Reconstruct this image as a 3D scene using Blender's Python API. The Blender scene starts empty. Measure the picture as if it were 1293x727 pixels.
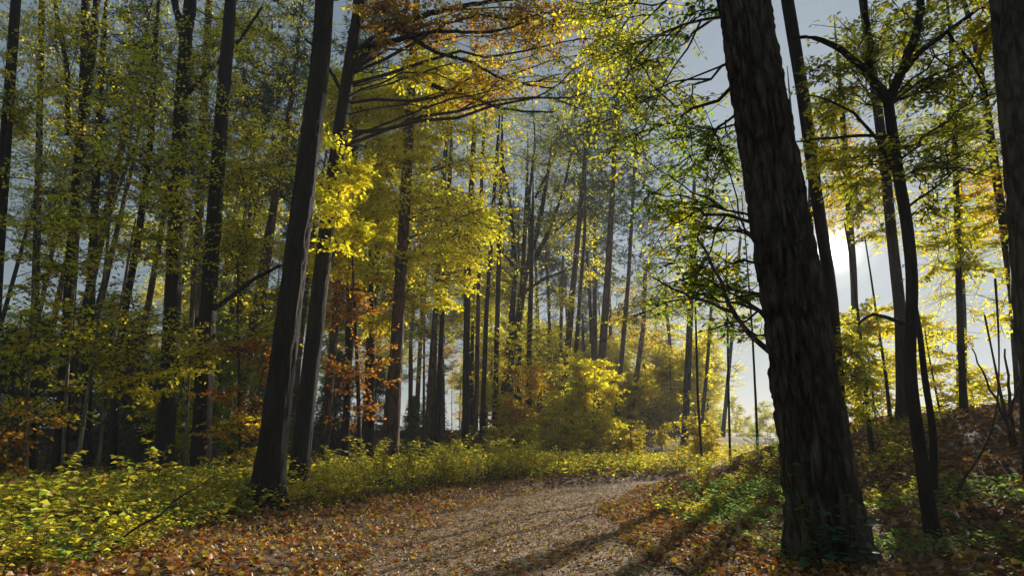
import bpy, math, numpy as np
from mathutils import Vector

# ------------------------------------------------------------------ camera
rng = np.random.default_rng(11)
sc = bpy.context.scene
PITCH = math.radians(15.7); EYE = 0.8; F = 700.0; CX, CY = 646.5, 363.5
cam_d = bpy.data.cameras.new('camera'); cam = bpy.data.objects.new('camera', cam_d)
sc.collection.objects.link(cam)
cam.location = (0, 0, EYE); cam.rotation_euler = (math.pi/2 + PITCH, 0, 0)
cam_d.sensor_width = 36; cam_d.lens = 36*F/1293; cam_d.clip_start = 0.05; cam_d.clip_end = 1500
sc.camera = cam

# ------------------------------------------------------------------ sky, sun, exposure
SUN_EL, SUN_AZ = math.radians(16.9), math.radians(31.7)
w = bpy.data.worlds.new('World'); sc.world = w; w.use_nodes = True
nt = w.node_tree; bg = nt.nodes['Background']
sky = nt.nodes.new('ShaderNodeTexSky'); sky.sky_type = 'NISHITA'; sky.sun_disc = False
sky.sun_elevation = SUN_EL; sky.sun_rotation = SUN_AZ; sky.dust_density = .15; sky.air_density = 1.0; sky.ozone_density = 1.0
veil = nt.nodes.new('ShaderNodeMixRGB'); veil.inputs[0].default_value = .8          # thin high cloud evens out the clear sky
veil.inputs[2].default_value = (1.95, 2.6, 3.15, 1)
nt.links.new(sky.outputs[0], veil.inputs[1]); tcw = nt.nodes.new('ShaderNodeTexCoord'); dot = nt.nodes.new('ShaderNodeVectorMath'); dot.operation = 'DOT_PRODUCT'
dot.inputs[1].default_value = (math.sin(SUN_AZ)*math.cos(SUN_EL), math.cos(SUN_AZ)*math.cos(SUN_EL), math.sin(SUN_EL))
nt.links.new(tcw.outputs['Generated'], dot.inputs[0])
aur = nt.nodes.new('ShaderNodeValToRGB'); aur.color_ramp.interpolation = 'EASE'                      # the sun itself and its glow in the cloud veil
mr = nt.nodes.new('ShaderNodeMapRange'); mr.inputs[1].default_value = math.cos(math.radians(7)); mr.inputs[2].default_value = 1.0
nt.links.new(dot.outputs['Value'], mr.inputs[0]); nt.links.new(mr.outputs[0], aur.inputs[0])
e = aur.color_ramp.elements; e[0].position = 0; e[0].color = (0, 0, 0, 1); e[1].position = .996; e[1].color = (1, .97, .88, 1)
for p_, v_ in ((.40, .0025), (.70, .008), (.86, .02), (.945, .05), (.98, .22)):
    q_ = e.new(p_); q_.color = (v_, v_*.93, v_*.78, 1)
wide = nt.nodes.new('ShaderNodeMapRange'); wide.interpolation_type = 'SMOOTHSTEP'; wide.inputs[1].default_value = math.cos(math.radians(42)); wide.inputs[2].default_value = 1.0
wide.inputs[3].default_value = 0.0; wide.inputs[4].default_value = 1.7
nt.links.new(dot.outputs['Value'], wide.inputs[0])
wadd = nt.nodes.new('ShaderNodeMixRGB'); wadd.blend_type = 'ADD'; wadd.inputs[0].default_value = 1
nt.links.new(veil.outputs[0], wadd.inputs[1]); nt.links.new(wide.outputs[0], wadd.inputs[2])
glow = nt.nodes.new('ShaderNodeMixRGB'); glow.blend_type = 'ADD'; glow.inputs[0].default_value = 1
gain = nt.nodes.new('ShaderNodeMixRGB'); gain.blend_type = 'MULTIPLY'; gain.inputs[0].default_value = 1; gain.inputs[2].default_value = (110, 110, 110, 1)
nt.links.new(aur.outputs[0], gain.inputs[1]); nt.links.new(wadd.outputs[0], glow.inputs[1]); nt.links.new(gain.outputs[0], glow.inputs[2])
nt.links.new(glow.outputs[0], bg.inputs[0]); bg.inputs[1].default_value = 0.05
sd = bpy.data.lights.new('sun', 'SUN'); sd.energy = 5.0; sd.angle = math.radians(0.5); sd.color = (1, 0.9, 0.76)
so = bpy.data.objects.new('sun', sd); sc.collection.objects.link(so)
sdir = Vector((math.sin(SUN_AZ)*math.cos(SUN_EL), math.cos(SUN_AZ)*math.cos(SUN_EL), math.sin(SUN_EL)))
so.rotation_euler = sdir.to_track_quat('Z', 'Y').to_euler(); so.location = (20, 30, 40)
vs = sc.view_settings; vs.view_transform = 'Standard'; vs.look = 'None'; vs.exposure = 1.0; vs.gamma = 1
vs.use_curve_mapping = False
cy = sc.cycles
cy.max_bounces = 8; cy.diffuse_bounces = 6; cy.glossy_bounces = 2; cy.transmission_bounces = 6; cy.volume_bounces = 0
cy.caustics_reflective = False; cy.caustics_refractive = False; cy.use_denoising = True
cy.sample_clamp_indirect = 4.0

# ------------------------------------------------------------------ helpers
COL = sc.collection
def Wp(px, py, D):
    """point of the vertical plane y = D seen at photo pixel (px, py)"""
    a, b = px - CX, CY - py
    fy = F*math.cos(PITCH) - b*math.sin(PITCH); up = F*math.sin(PITCH) + b*math.cos(PITCH)
    return np.array([a*D/fy, D, EYE + up*D/fy])
def mpp(py, D):
    b = CY - py
    return D/(F*math.cos(PITCH) - b*math.sin(PITCH))
def sstep(a, b, x):
    t = np.clip((x - a)/(b - a), 0, 1); return t*t*(3 - 2*t)
def hash3(i, j, k, s=0):
    n = (i*374761393 + j*668265263 + k*2147483647 + s*1274126177) & 0xffffffff
    n = ((n ^ (n >> 13))*1274126177) & 0xffffffff
    return ((n ^ (n >> 16)) & 0xffff)/65535.0
def vnoise(x, y, z, s=0):
    x, y, z = np.broadcast_arrays(np.asarray(x, float), np.asarray(y, float), np.asarray(z, float))
    xi, yi, zi = np.floor(x).astype(np.int64), np.floor(y).astype(np.int64), np.floor(z).astype(np.int64)
    fx, fy, fz = x - xi, y - yi, z - zi
    fx, fy, fz = fx*fx*(3-2*fx), fy*fy*(3-2*fy), fz*fz*(3-2*fz)
    r = 0
    for a in (0, 1):
        for b in (0, 1):
            for c in (0, 1):
                r = r + hash3(xi+a, yi+b, zi+c, s)*(fx if a else 1-fx)*(fy if b else 1-fy)*(fz if c else 1-fz)
    return r
# path centre line
PY = np.array([-12, 0, 3, 6, 8.6, 11, 13, 15, 18, 24, 40.])
PX = np.array([-.35, -.3, -.15, -.05, .4, 1.4, 2.9, 5.6, 14, 40, 100.])
def path_x(y): return np.interp(y, PY, PX)
def path_hw(y): return np.interp(y, [0, 5, 9, 13, 40], [1.4, 1.35, 1.15, .95, .9])
EY = np.array([-12, 0, 3.5, 5.7, 7.5, 10.8, 14, 18, 40.]); EX = np.array([-2.5, -2.5, -2.5, -2.75, -1.9, -.4, 2.3, 8, 60.])
def verge_x(y): return np.interp(y, EY, EX)      # where the green verge begins, on the far side of the leaf strip
def height(x, y):
    x = np.asarray(x, float); y = np.asarray(y, float)
    h = 1.3*sstep(3.1, 8.0, x)*sstep(2.5, 8.5, y)*(1 - sstep(11, 19, y))
    h = h + .35*sstep(3.0, 5.0, x)*(1 - sstep(2.5, 8.5, y))
    v = verge_x(y) - x
    h = h + .12*sstep(0, 1.2, v) + 1.4*sstep(8, 40, v)*sstep(6, 30, y)
    h = h - 2.5*sstep(24, 90, y)*sstep(-4, 20, x) 
    d = np.abs(x - path_x(y))
    hw = path_hw(y)
    h = h - .05*(1 - sstep(hw*.85, hw*1.25, d)) + .03*np.exp(-(d/.3)**2)
    onp = sstep(hw*.9, hw*1.5, d)
    h = h + (vnoise(x*.35, y*.35, 0, 3) - .5)*.22*onp*np.clip(1.0, 0, 1)
    h = h + (vnoise(x*1.5, y*1.5, 0, 4) - .5)*(.02 + .06*onp) + (vnoise(x*5, y*5, 0, 5) - .5)*(.012 + .02*onp)
    return h
def hz(x, y): return float(height(np.array([x]), np.array([y]))[0])

def mesh(name, V, faces, cols=None, smooth=True):
    """V (N,3); faces: list of int arrays (M,k)"""
    me = bpy.data.meshes.new(name)
    V = np.asarray(V, np.float32)
    me.vertices.add(len(V)); me.vertices.foreach_set('co', V.ravel())
    faces = [f for f in faces if len(f)]
    ls = np.concatenate([np.asarray(f, np.int32).ravel() for f in faces])
    cnt = np.concatenate([np.full(len(f), f.shape[1], np.int32) for f in faces])
    st = np.concatenate([[0], np.cumsum(cnt)[:-1]]).astype(np.int32)
    me.loops.add(len(ls)); me.loops.foreach_set('vertex_index', ls)
    me.polygons.add(len(cnt)); me.polygons.foreach_set('loop_start', st)
    me.polygons.foreach_set('use_smooth', np.full(len(cnt), smooth))
    if cols is not None:
        at = me.attributes.new('tint', 'FLOAT_COLOR', 'POINT')
        c4 = np.ones((len(V), 4), np.float32); c4[:, :3] = cols
        at.data.foreach_set('color', c4.ravel())
    me.update(calc_edges=True); me.validate()
    return me
def link(name, me, mat, parent=None, stuff=False):
    o = bpy.data.objects.new(name, me); COL.objects.link(o)
    if me is not None and mat is not None:
        me.materials.clear(); me.materials.append(mat)
    if parent is not None:
        o.parent = parent; o.matrix_parent_inverse = parent.matrix_basis.inverted()
    if stuff: o['kind'] = 'stuff'
    return o
def thing(name, label, cat, loc, group=None):
    o = bpy.data.objects.new(name, None); COL.objects.link(o); o.empty_display_size = .3
    o.location = tuple(float(c) for c in loc); o['label'] = label; o['category'] = cat
    if group: o['group'] = group
    bpy.context.view_layer.update() if False else None
    return o
def norm(a): return a/np.maximum(np.linalg.norm(a, axis=-1, keepdims=True), 1e-9)

class Geo:
    def __init__(s): s.V, s.Fq, s.Ft, s.C, s.n = [], [], [], [], 0
    def add(s, V, q=None, t=None, c=None):
        s.V.append(V)
        if q is not None and len(q): s.Fq.append(q + s.n)
        if t is not None and len(t): s.Ft.append(t + s.n)
        if c is not None: s.C.append(c)
        s.n += len(V)
    def mesh(s, name, smooth=True):
        fs = ([np.concatenate(s.Fq)] if s.Fq else []) + ([np.concatenate(s.Ft)] if s.Ft else [])
        return mesh(name, np.concatenate(s.V), fs, np.concatenate(s.C) if s.C else None, smooth)
    def tube(s, P, R, k=6, c=None):
        P = np.asarray(P, float); n = len(P); R = np.asarray(R, float)
        T = norm(np.gradient(P, axis=0))
        ref = np.array([1., 0, 0]) if abs(T[:, 2]).mean() > .6 else np.array([0, 0, 1.])
        A = norm(np.cross(T, ref)); B = np.cross(T, A)
        th = np.arange(k)/k*2*math.pi
        V = P[:, None] + R[:, None, None]*(np.cos(th)[None, :, None]*A[:, None] + np.sin(th)[None, :, None]*B[:, None])
        i = np.arange(n-1)[:, None]*k; j = np.arange(k)[None]; j2 = (j+1) % k
        q = np.stack([i+j, i+j2, i+k+j2, i+k+j], -1).reshape(-1, 4)
        V = V.reshape(-1, 3)
        V = np.concatenate([V, P[-1:] + T[-1:]*R[-1]])
        t = np.stack([(n-1)*k + np.arange(k), (n-1)*k + (np.arange(k)+1) % k, np.full(k, n*k)], -1)
        s.add(V, q, t, None if c is None else np.tile(c, (len(V), 1)))
    def twigs(s, A, M, B, r0, r1):
        """many three-sided twigs A->M->B at once"""
        n = len(A)
        if n == 0: return
        T = norm(B - A); up = np.tile([0, 0, 1.], (n, 1)); X = norm(np.cross(T, up) + 1e-4); Y = np.cross(T, X)
        rings = []
        for P, r in ((A, r0), (B, r1)):
            r = np.broadcast_to(np.asarray(r, float), (n,))[:, None]
            for a in (0, 2.094, 4.189):
                rings.append(P + r*(math.cos(a)*X + math.sin(a)*Y))
        V = np.stack(rings, 1).reshape(-1, 3)
        base = np.arange(n)[:, None]*6
        q = np.concatenate([base + np.array([[i, (i+1) % 3, 3+(i+1) % 3, 3+i]]) for i in range(3)])
        s.add(V, q)
    def leaves(s, P, ax, nr, size, col, asp=.55, quad=True, fold=.25, curl=0.):
        """leaf blades: P base points, ax directions, nr normals, size lengths"""
        n = len(P)
        if n == 0: return
        ax = norm(ax); nr = norm(nr - (nr*ax).sum(-1, keepdims=True)*ax); sd_ = np.cross(ax, nr)
        L = np.broadcast_to(np.asarray(size, float), (n,))[:, None]
        wd = L*asp*.5
        if quad:   # two folded triangles
            V = np.stack([P, P + ax*L*.42 + sd_*wd + nr*wd*fold, P + ax*L - nr*L*curl, P + ax*L*.42 - sd_*wd + nr*wd*fold], 1)
            b = np.arange(n)[:, None]*4
            t = np.concatenate([b + [[0, 1, 2]], b + [[0, 2, 3]]]); k = 4
        else:      # seven-point blade with a midrib
            V = np.stack([P, P + ax*L*.25 + sd_*wd*.85 + nr*wd*fold*.8, P + ax*L*.6 + sd_*wd*.9 + nr*(wd*fold*.8 - L*curl*.4), P + ax*L - nr*L*curl,
                          P + ax*L*.6 - sd_*wd*.9 + nr*(wd*fold*.8 - L*curl*.4), P + ax*L*.25 - sd_*wd*.85 + nr*wd*fold*.8, P + ax*L*.5 - nr*L*curl*.15], 1)
            b = np.arange(n)[:, None]*7
            t = np.concatenate([b + [[6, i, (i+1) % 6]] for i in range(6)]); k = 7
        s.add(V.reshape(-1, 3), None, t, np.repeat(col, k, 0))

# ------------------------------------------------------------------ materials
def nodes(name):
    m = bpy.data.materials.new(name); m.use_nodes = True; n = m.node_tree.nodes; n.clear()
    out = n.new('ShaderNodeOutputMaterial'); return m, n, m.node_tree.links, out
def leaf_mat(name, trans=.5, gloss=.04, tr_gain=1.25):
    m, n, l, out = nodes(name)
    at = n.new('ShaderNodeAttribute'); at.attribute_name = 'tint'
    d = n.new('ShaderNodeBsdfDiffuse'); t = n.new('ShaderNodeBsdfTranslucent'); g = n.new('ShaderNodeBsdfGlossy'); g.inputs['Roughness'].default_value = .45
    mul = n.new('ShaderNodeMix'); mul.data_type = 'RGBA'; mul.blend_type = 'MULTIPLY'; mul.inputs[0].default_value = 1
    mul.inputs[7].default_value = (tr_gain, tr_gain, tr_gain*.8, 1)
    l.new(at.outputs['Color'], d.inputs[0]); l.new(at.outputs['Color'], mul.inputs[6]); l.new(mul.outputs[2], t.inputs[0])
    mx = n.new('ShaderNodeMixShader'); mx.inputs[0].default_value = trans
    l.new(d.outputs[0], mx.inputs[1]); l.new(t.outputs[0], mx.inputs[2])
    mg = n.new('ShaderNodeMixShader'); mg.inputs[0].default_value = gloss
    l.new(mx.outputs[0], mg.inputs[1]); l.new(g.outputs[0], mg.inputs[2]); l.new(mg.outputs[0], out.inputs[0])
    return m
def bark_mat(name, c0, c1, c2, sx=14, sz=2.2, bump=.6, moss=None):
    m, n, l, out = nodes(name)
    tc = n.new('ShaderNodeTexCoord'); mp = n.new('ShaderNodeMapping'); mp.inputs['Scale'].default_value = (sx, sx, sz)
    l.new(tc.outputs['Object'], mp.inputs[0])
    n1 = n.new('ShaderNodeTexNoise'); n1.inputs['Scale'].default_value = 1.6; n1.inputs['Detail'].default_value = 8; n1.inputs['Roughness'].default_value = .65
    l.new(mp.outputs[0], n1.inputs['Vector'])
    vo = n.new('ShaderNodeTexVoronoi'); vo.feature = 'DISTANCE_TO_EDGE'; vo.inputs['Scale'].default_value = 1.3
    mw = n.new('ShaderNodeMixRGB'); mw.inputs[0].default_value = .5; l.new(mp.outputs[0], mw.inputs[1]); l.new(n1.outputs['Color'], mw.inputs[2]); l.new(mw.outputs[0], vo.inputs['Vector'])
    n2 = n.new('ShaderNodeTexNoise'); n2.inputs['Scale'].default_value = 1.1; n2.inputs['Detail'].default_value = 4; l.new(tc.outputs['Object'], n2.inputs['Vector'])
    cr = n.new('ShaderNodeValToRGB'); e = cr.color_ramp.elements
    e[0].position = .3; e[0].color = (*c0, 1); e[1].position = .75; e[1].color = (*c1, 1)
    l.new(n1.outputs[0], cr.inputs[0])
    mx = n.new('ShaderNodeMixRGB'); mx.inputs[2].default_value = (*c2, 1)
    cr2 = n.new('ShaderNodeValToRGB'); cr2.color_ramp.elements[0].position = .48; cr2.color_ramp.elements[1].position = .68
    l.new(n2.outputs[0], cr2.inputs[0]); l.new(cr2.outputs[0], mx.inputs[0]); l.new(cr.outputs[0], mx.inputs[1])
    p = n.new('ShaderNodeBsdfPrincipled'); p.inputs['Roughness'].default_value = .9; p.inputs['Specular IOR Level'].default_value = .25
    ck = n.new('ShaderNodeMapRange'); ck.inputs[1].default_value = .02; ck.inputs[2].default_value = .22; ck.inputs[3].default_value = .42; ck.inputs[4].default_value = 1.12
    l.new(vo.outputs['Distance'], ck.inputs[0])
    cm = n.new('ShaderNodeMixRGB'); cm.blend_type = 'MULTIPLY'; cm.inputs[0].default_value = 1; l.new(mx.outputs[0], cm.inputs[1]); l.new(ck.outputs[0], cm.inputs[2])
    l.new(cm.outputs[0], p.inputs['Base Color'])
    ad = n.new('ShaderNodeMath'); ad.operation = 'MULTIPLY_ADD'; ad.inputs[1].default_value = .7
    l.new(vo.outputs['Distance'], ad.inputs[0]); l.new(n1.outputs[0], ad.inputs[2])
    b = n.new('ShaderNodeBump'); b.inputs['Strength'].default_value = bump; b.inputs['Distance'].default_value = .05
    l.new(ad.outputs[0], b.inputs['Height']); l.new(b.outputs[0], p.inputs['Normal']); l.new(p.outputs[0], out.inputs[0])
    return m
def ground_mat(name, ramp, scale, scale2, bump=.8):
    m, n, l, out = nodes(name)
    tc = n.new('ShaderNodeTexCoord')
    vo = n.new('ShaderNodeTexVoronoi'); vo.inputs['Scale'].default_value = scale; vo.inputs['Randomness'].default_value = 1
    n0 = n.new('ShaderNodeTexNoise'); n0.inputs['Scale'].default_value = scale*.6; n0.inputs['Detail'].default_value = 3
    mv = n.new('ShaderNodeVectorMath'); mv.operation = 'MULTIPLY_ADD'; mv.inputs[1].default_value = (.05, .05, .05)
    l.new(tc.outputs['Object'], n0.inputs['Vector']); l.new(n0.outputs['Color'], mv.inputs[0]); l.new(tc.outputs['Object'], mv.inputs[2])
    l.new(mv.outputs[0], vo.inputs['Vector'])
    n1 = n.new('ShaderNodeTexNoise'); n1.inputs['Scale'].default_value = scale2; n1.inputs['Detail'].default_value = 9; n1.inputs['Roughness'].default_value = .7
    l.new(tc.outputs['Object'], n1.inputs['Vector'])
    sp = n.new('ShaderNodeSeparateColor'); l.new(vo.outputs['Color'], sp.inputs[0])
    mx = n.new('ShaderNodeMath'); mx.operation = 'MULTIPLY_ADD'; mx.inputs[1].default_value = .45; l.new(sp.outputs[0], mx.inputs[0])
    m2 = n.new('ShaderNodeMath'); m2.operation = 'MULTIPLY'; m2.inputs[1].default_value = .55; l.new(n1.outputs[0], m2.inputs[0]); l.new(m2.outputs[0], mx.inputs[2])
    cr = n.new('ShaderNodeValToRGB'); els = cr.color_ramp.elements
    els[0].position = ramp[0][0]; els[0].color = (*ramp[0][1], 1); els[1].position = ramp[-1][0]; els[1].color = (*ramp[-1][1], 1)
    for pz, c in ramp[1:-1]:
        e = els.new(pz); e.color = (*c, 1)
    l.new(mx.outputs[0], cr.inputs[0])
    p = n.new('ShaderNodeBsdfPrincipled'); p.inputs['Roughness'].default_value = .95; p.inputs['Specular IOR Level'].default_value = .15
    l.new(cr.outputs[0], p.inputs['Base Color'])
    b = n.new('ShaderNodeBump'); b.inputs['Strength'].default_value = bump; b.inputs['Distance'].default_value = .025
    l.new(mx.outputs[0], b.inputs['Height']); l.new(b.outputs[0], p.inputs['Normal']); l.new(p.outputs[0], out.inputs[0])
    return m
M_LEAF = leaf_mat('autumn_leaf', .66, .02, 1.4)
M_NEEDLE = leaf_mat('pine_needle', .3, .05, 1.0)
M_HERB = leaf_mat('herb_leaf', .62, .03, 1.4)
M_FALLEN = leaf_mat('fallen_leaf', .22, .03, 1.0)
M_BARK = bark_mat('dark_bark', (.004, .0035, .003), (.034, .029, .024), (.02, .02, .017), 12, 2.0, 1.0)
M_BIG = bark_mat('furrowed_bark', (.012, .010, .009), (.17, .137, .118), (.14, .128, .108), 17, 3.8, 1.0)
M_PINE = bark_mat('pine_bark', (.05, .03, .022), (.20, .125, .085), (.13, .09, .07), 10, 2.5)
M_PALE = bark_mat('pale_sapling_bark', (.12, .10, .075), (.34, .30, .23), (.2, .19, .13), 20, 4, .3)
M_TWIG = bark_mat('twig_bark', (.03, .023, .018), (.09, .07, .05), (.06, .05, .035), 20, 6, .2)
M_STEM = bark_mat('green_stem', (.03, .03, .012), (.08, .075, .03), (.07, .045, .025), 30, 8, .1)
M_GROUND = ground_mat('leaf_litter', [(.2, (.018, .012, .008)), (.42, (.06, .036, .02)), (.58, (.13, .07, .035)), (.8, (.24, .14, .06))], 22, 6)
M_PATH = ground_mat('trodden_path', [(.2, (.05, .032, .02)), (.45, (.17, .11, .066)), (.62, (.33, .225, .135)), (.82, (.50, .37, .23))], 45, 14, 1)

# palettes: (colour, weight)
PAL = {
 'yg': [((.52, .50, .025), 4), ((.62, .55, .025), 5), ((.30, .36, .03), 3), ((.62, .50, .03), 2), ((.14, .20, .025), 1)],
 'y':  [((.74, .66, .03), 6), ((.74, .60, .025), 3), ((.64, .64, .03), 4), ((.70, .46, .02), 1)],
 'yo': [((.72, .56, .02), 4), ((.68, .40, .02), 3), ((.58, .24, .015), 1), ((.6, .54, .025), 2)],
 'o':  [((.45, .16, .015), 4), ((.5, .24, .02), 3), ((.3, .09, .015), 2), ((.5, .36, .02), 2)],
 'rust': [((.34, .16, .02), 4), ((.45, .26, .02), 3), ((.42, .34, .025), 3), ((.2, .12, .015), 2)],
 'g':  [((.13, .22, .025), 5), ((.20, .30, .03), 4), ((.36, .40, .03), 2), ((.55, .5, .03), 1)],
 'dg': [((.035, .075, .025), 4), ((.05, .10, .025), 3), ((.09, .13, .025), 2)],
 'olive': [((.24, .27, .025), 4), ((.34, .34, .025), 4), ((.14, .18, .025), 3), ((.5, .44, .025), 2)],
 'pine': [((.035, .075, .04), 4), ((.045, .095, .05), 4), ((.07, .11, .05), 2)],
 'herb': [((.38, .38, .035), 5), ((.50, .45, .04), 4), ((.22, .29, .035), 3), ((.56, .44, .045), 2), ((.42, .24, .05), 1)],
 'herby': [((.62, .54, .04), 4), ((.7, .5, .03), 3), ((.45, .48, .04), 3), ((.6, .34, .03), 1)],
 'herbg': [((.09, .19, .04), 4), ((.14, .25, .05), 4), ((.26, .32, .05), 2)],
 'teal': [((.04, .12, .06), 4), ((.05, .145, .08), 4), ((.08, .17, .07), 2)],
 'litter': [((.48, .18, .03), 3), ((.55, .30, .04), 4), ((.38, .08, .02), 2), ((.6, .46, .06), 4), ((.22, .11, .05), 5), ((.38, .28, .17), 4), ((.5, .42, .32), 2)],
 'brown': [((.20, .10, .045), 4), ((.28, .15, .07), 4), ((.14, .075, .04), 3), ((.36, .22, .11), 2), ((.5, .3, .05), 1)],
 'tan': [((.34, .26, .17), 5), ((.42, .33, .22), 4), ((.24, .15, .08), 3), ((.5, .43, .32), 2), ((.45, .2, .05), 1)],
}
def pick(pal, n, jit=.18):
    cs = np.array([c for c, _ in PAL[pal]]); ws = np.array([k for _, k in PAL[pal]], float)
    c = cs[rng.choice(len(cs), n, p=ws/ws.sum())]
    return np.clip(c*(1 + rng.normal(0, jit, (n, 1)))*(1 + rng.normal(0, jit*.4, (n, 3))), .004, .8)

# ------------------------------------------------------------------ trees
def trunk_line(pts, D, wb, wt, top_h, dD=0.):
    """pts: photo pixels from low to high on the plane y=D; returns points and radii from below the soil to the top"""
    P = [Wp(x, y, D) for x, y in pts]
    P = np.array(P)
    r = np.array([wb*.435*mpp(pts[0][1], D), wt*.435*mpp(pts[-1][1], D)])
    # foot
    d = P[0] - P[1]; gz = hz(P[0][0], D)
    if P[0][2] > gz:
        P = np.vstack([P[0] + np.array([d[0]/d[2]*(gz - P[0][2])*.6, 0, gz - P[0][2]]), P])
    else:
        P[0][2] = gz
    zt = P[-1][2]
    if top_h > zt + .3:   # grow on above the last pixel, straightening up
        d = norm(P[-1] - P[-2]); k = max(2, int((top_h - zt)/1.5))
        q = P[-1].copy(); add = []
        for i in range(k):
            d = norm(d*.8 + np.array([0, 0, .2]) + rng.normal(0, .02, 3)); q = q + d*(top_h - zt)/k; add.append(q.copy())
        nlow = len(P); P = np.vstack([P, add])
    zz = P[:, 2]; z0 = zz[0]
    R = np.interp(zz, [z0, zt], r)
    up = zz > zt
    R[up] = np.interp(zz[up], [zt, max(top_h, zt + .1)], [r[1], .012])
    P = np.vstack([P[0] - [0, 0, .35], P]); R = np.concatenate([[R[0]], R])
    return P, R
def resample(P, R, step, fine_to=0):
    s = np.concatenate([[0], np.cumsum(np.linalg.norm(np.diff(P, axis=0), axis=1))]); n = max(4, int(s[-1]/step))
    t = np.linspace(0, s[-1], n)
    if step < .2:
        hi = min(s[-1], max(6.2, 1.05*fine_to)); t = np.concatenate([np.arange(0, hi, step), np.arange(hi, s[-1], .5), [s[-1]]])
    # smooth interpolation: Catmull-Rom through numpy cubic blend
    Q = np.stack([np.interp(t, s, P[:, i]) for i in range(3)], 1)
    k = max(1, int(.35/step)) if step < .35 else 1
    if k > 1 and len(Q) > 2*k + 2:
        ker = np.ones(2*k+1)/(2*k+1)
        Qp = np.pad(Q, ((k, k), (0, 0)), 'reflect', reflect_type='odd')
        Q = np.stack([np.convolve(Qp[:, i], ker, 'valid') for i in range(3)], 1)
    return Q, np.interp(t, s, R)
def trunk_mesh(P, R, sides=10, step=.4, rough=.06, flare=.35, furrow=0., cut_z=None):
    Q, r = resample(P, R, step); n = len(Q)
    T = norm(np.gradient(Q, axis=0)); A = norm(np.cross(T, np.array([0, 1., 0]))); B = np.cross(T, A)
    th = np.arange(sides)/sides*2*math.pi; sx = rng.integers(0, 999)
    c, s_ = np.cos(th)[None], np.sin(th)[None]; zz = Q[:, 2:3]; z0 = Q[0, 2] + .35
    k = 1 + rough*2*(vnoise(c*1.3 + sx, s_*1.3, zz*.8, 1) - .5) + rough*(vnoise(c*3 + sx, s_*3, zz*2.5, 2) - .5)*1.4
    k = k + flare*np.exp(-np.maximum(zz - z0, 0)/.22)*(.55 + .9*vnoise(c*1.6 + sx, s_*1.6, 0*zz, 7))
    if furrow:
        wob = vnoise(c*2 + sx, s_*2, zz*1.2, 8)*2.2
        a = np.abs(vnoise(c*8.5 + wob, s_*8.5 + sx, zz*3.2, 9)*2 - 1); a2 = np.abs(vnoise(c*17 + wob, s_*17 + sx, zz*9.0, 10)*2 - 1)
        k = k + furrow*(np.minimum(a*2.2, 1) - .6) + furrow*.5*(np.minimum(a2*2, 1) - .6) + furrow*.35*(vnoise(c*40, s_*40 + sx, zz*22, 12) - .5)
    V = Q[:, None] + (r[:, None]*k)[..., None]*(np.cos(th)[None, :, None]*A[:, None] + np.sin(th)[None, :, None]*B[:, None])
    i = np.arange(n-1)[:, None]*sides; j = np.arange(sides)[None]; j2 = (j+1) % sides
    q = np.stack([i+j, i+j2, i+sides+j2, i+sides+j], -1).reshape(-1, 4)
    V = np.concatenate([V.reshape(-1, 3), Q[-1:] + T[-1:]*r[-1]])
    t = np.stack([(n-1)*sides + np.arange(sides), (n-1)*sides + (np.arange(sides)+1) % sides, np.full(sides, n*sides)], -1)
    return mesh('trunk', V, [q, t], None, True)
def at_height(P, R, z):
    return np.array([np.interp(z, P[:, 2], P[:, i]) for i in range(3)]), float(np.interp(z, P[:, 2], R))

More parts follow.
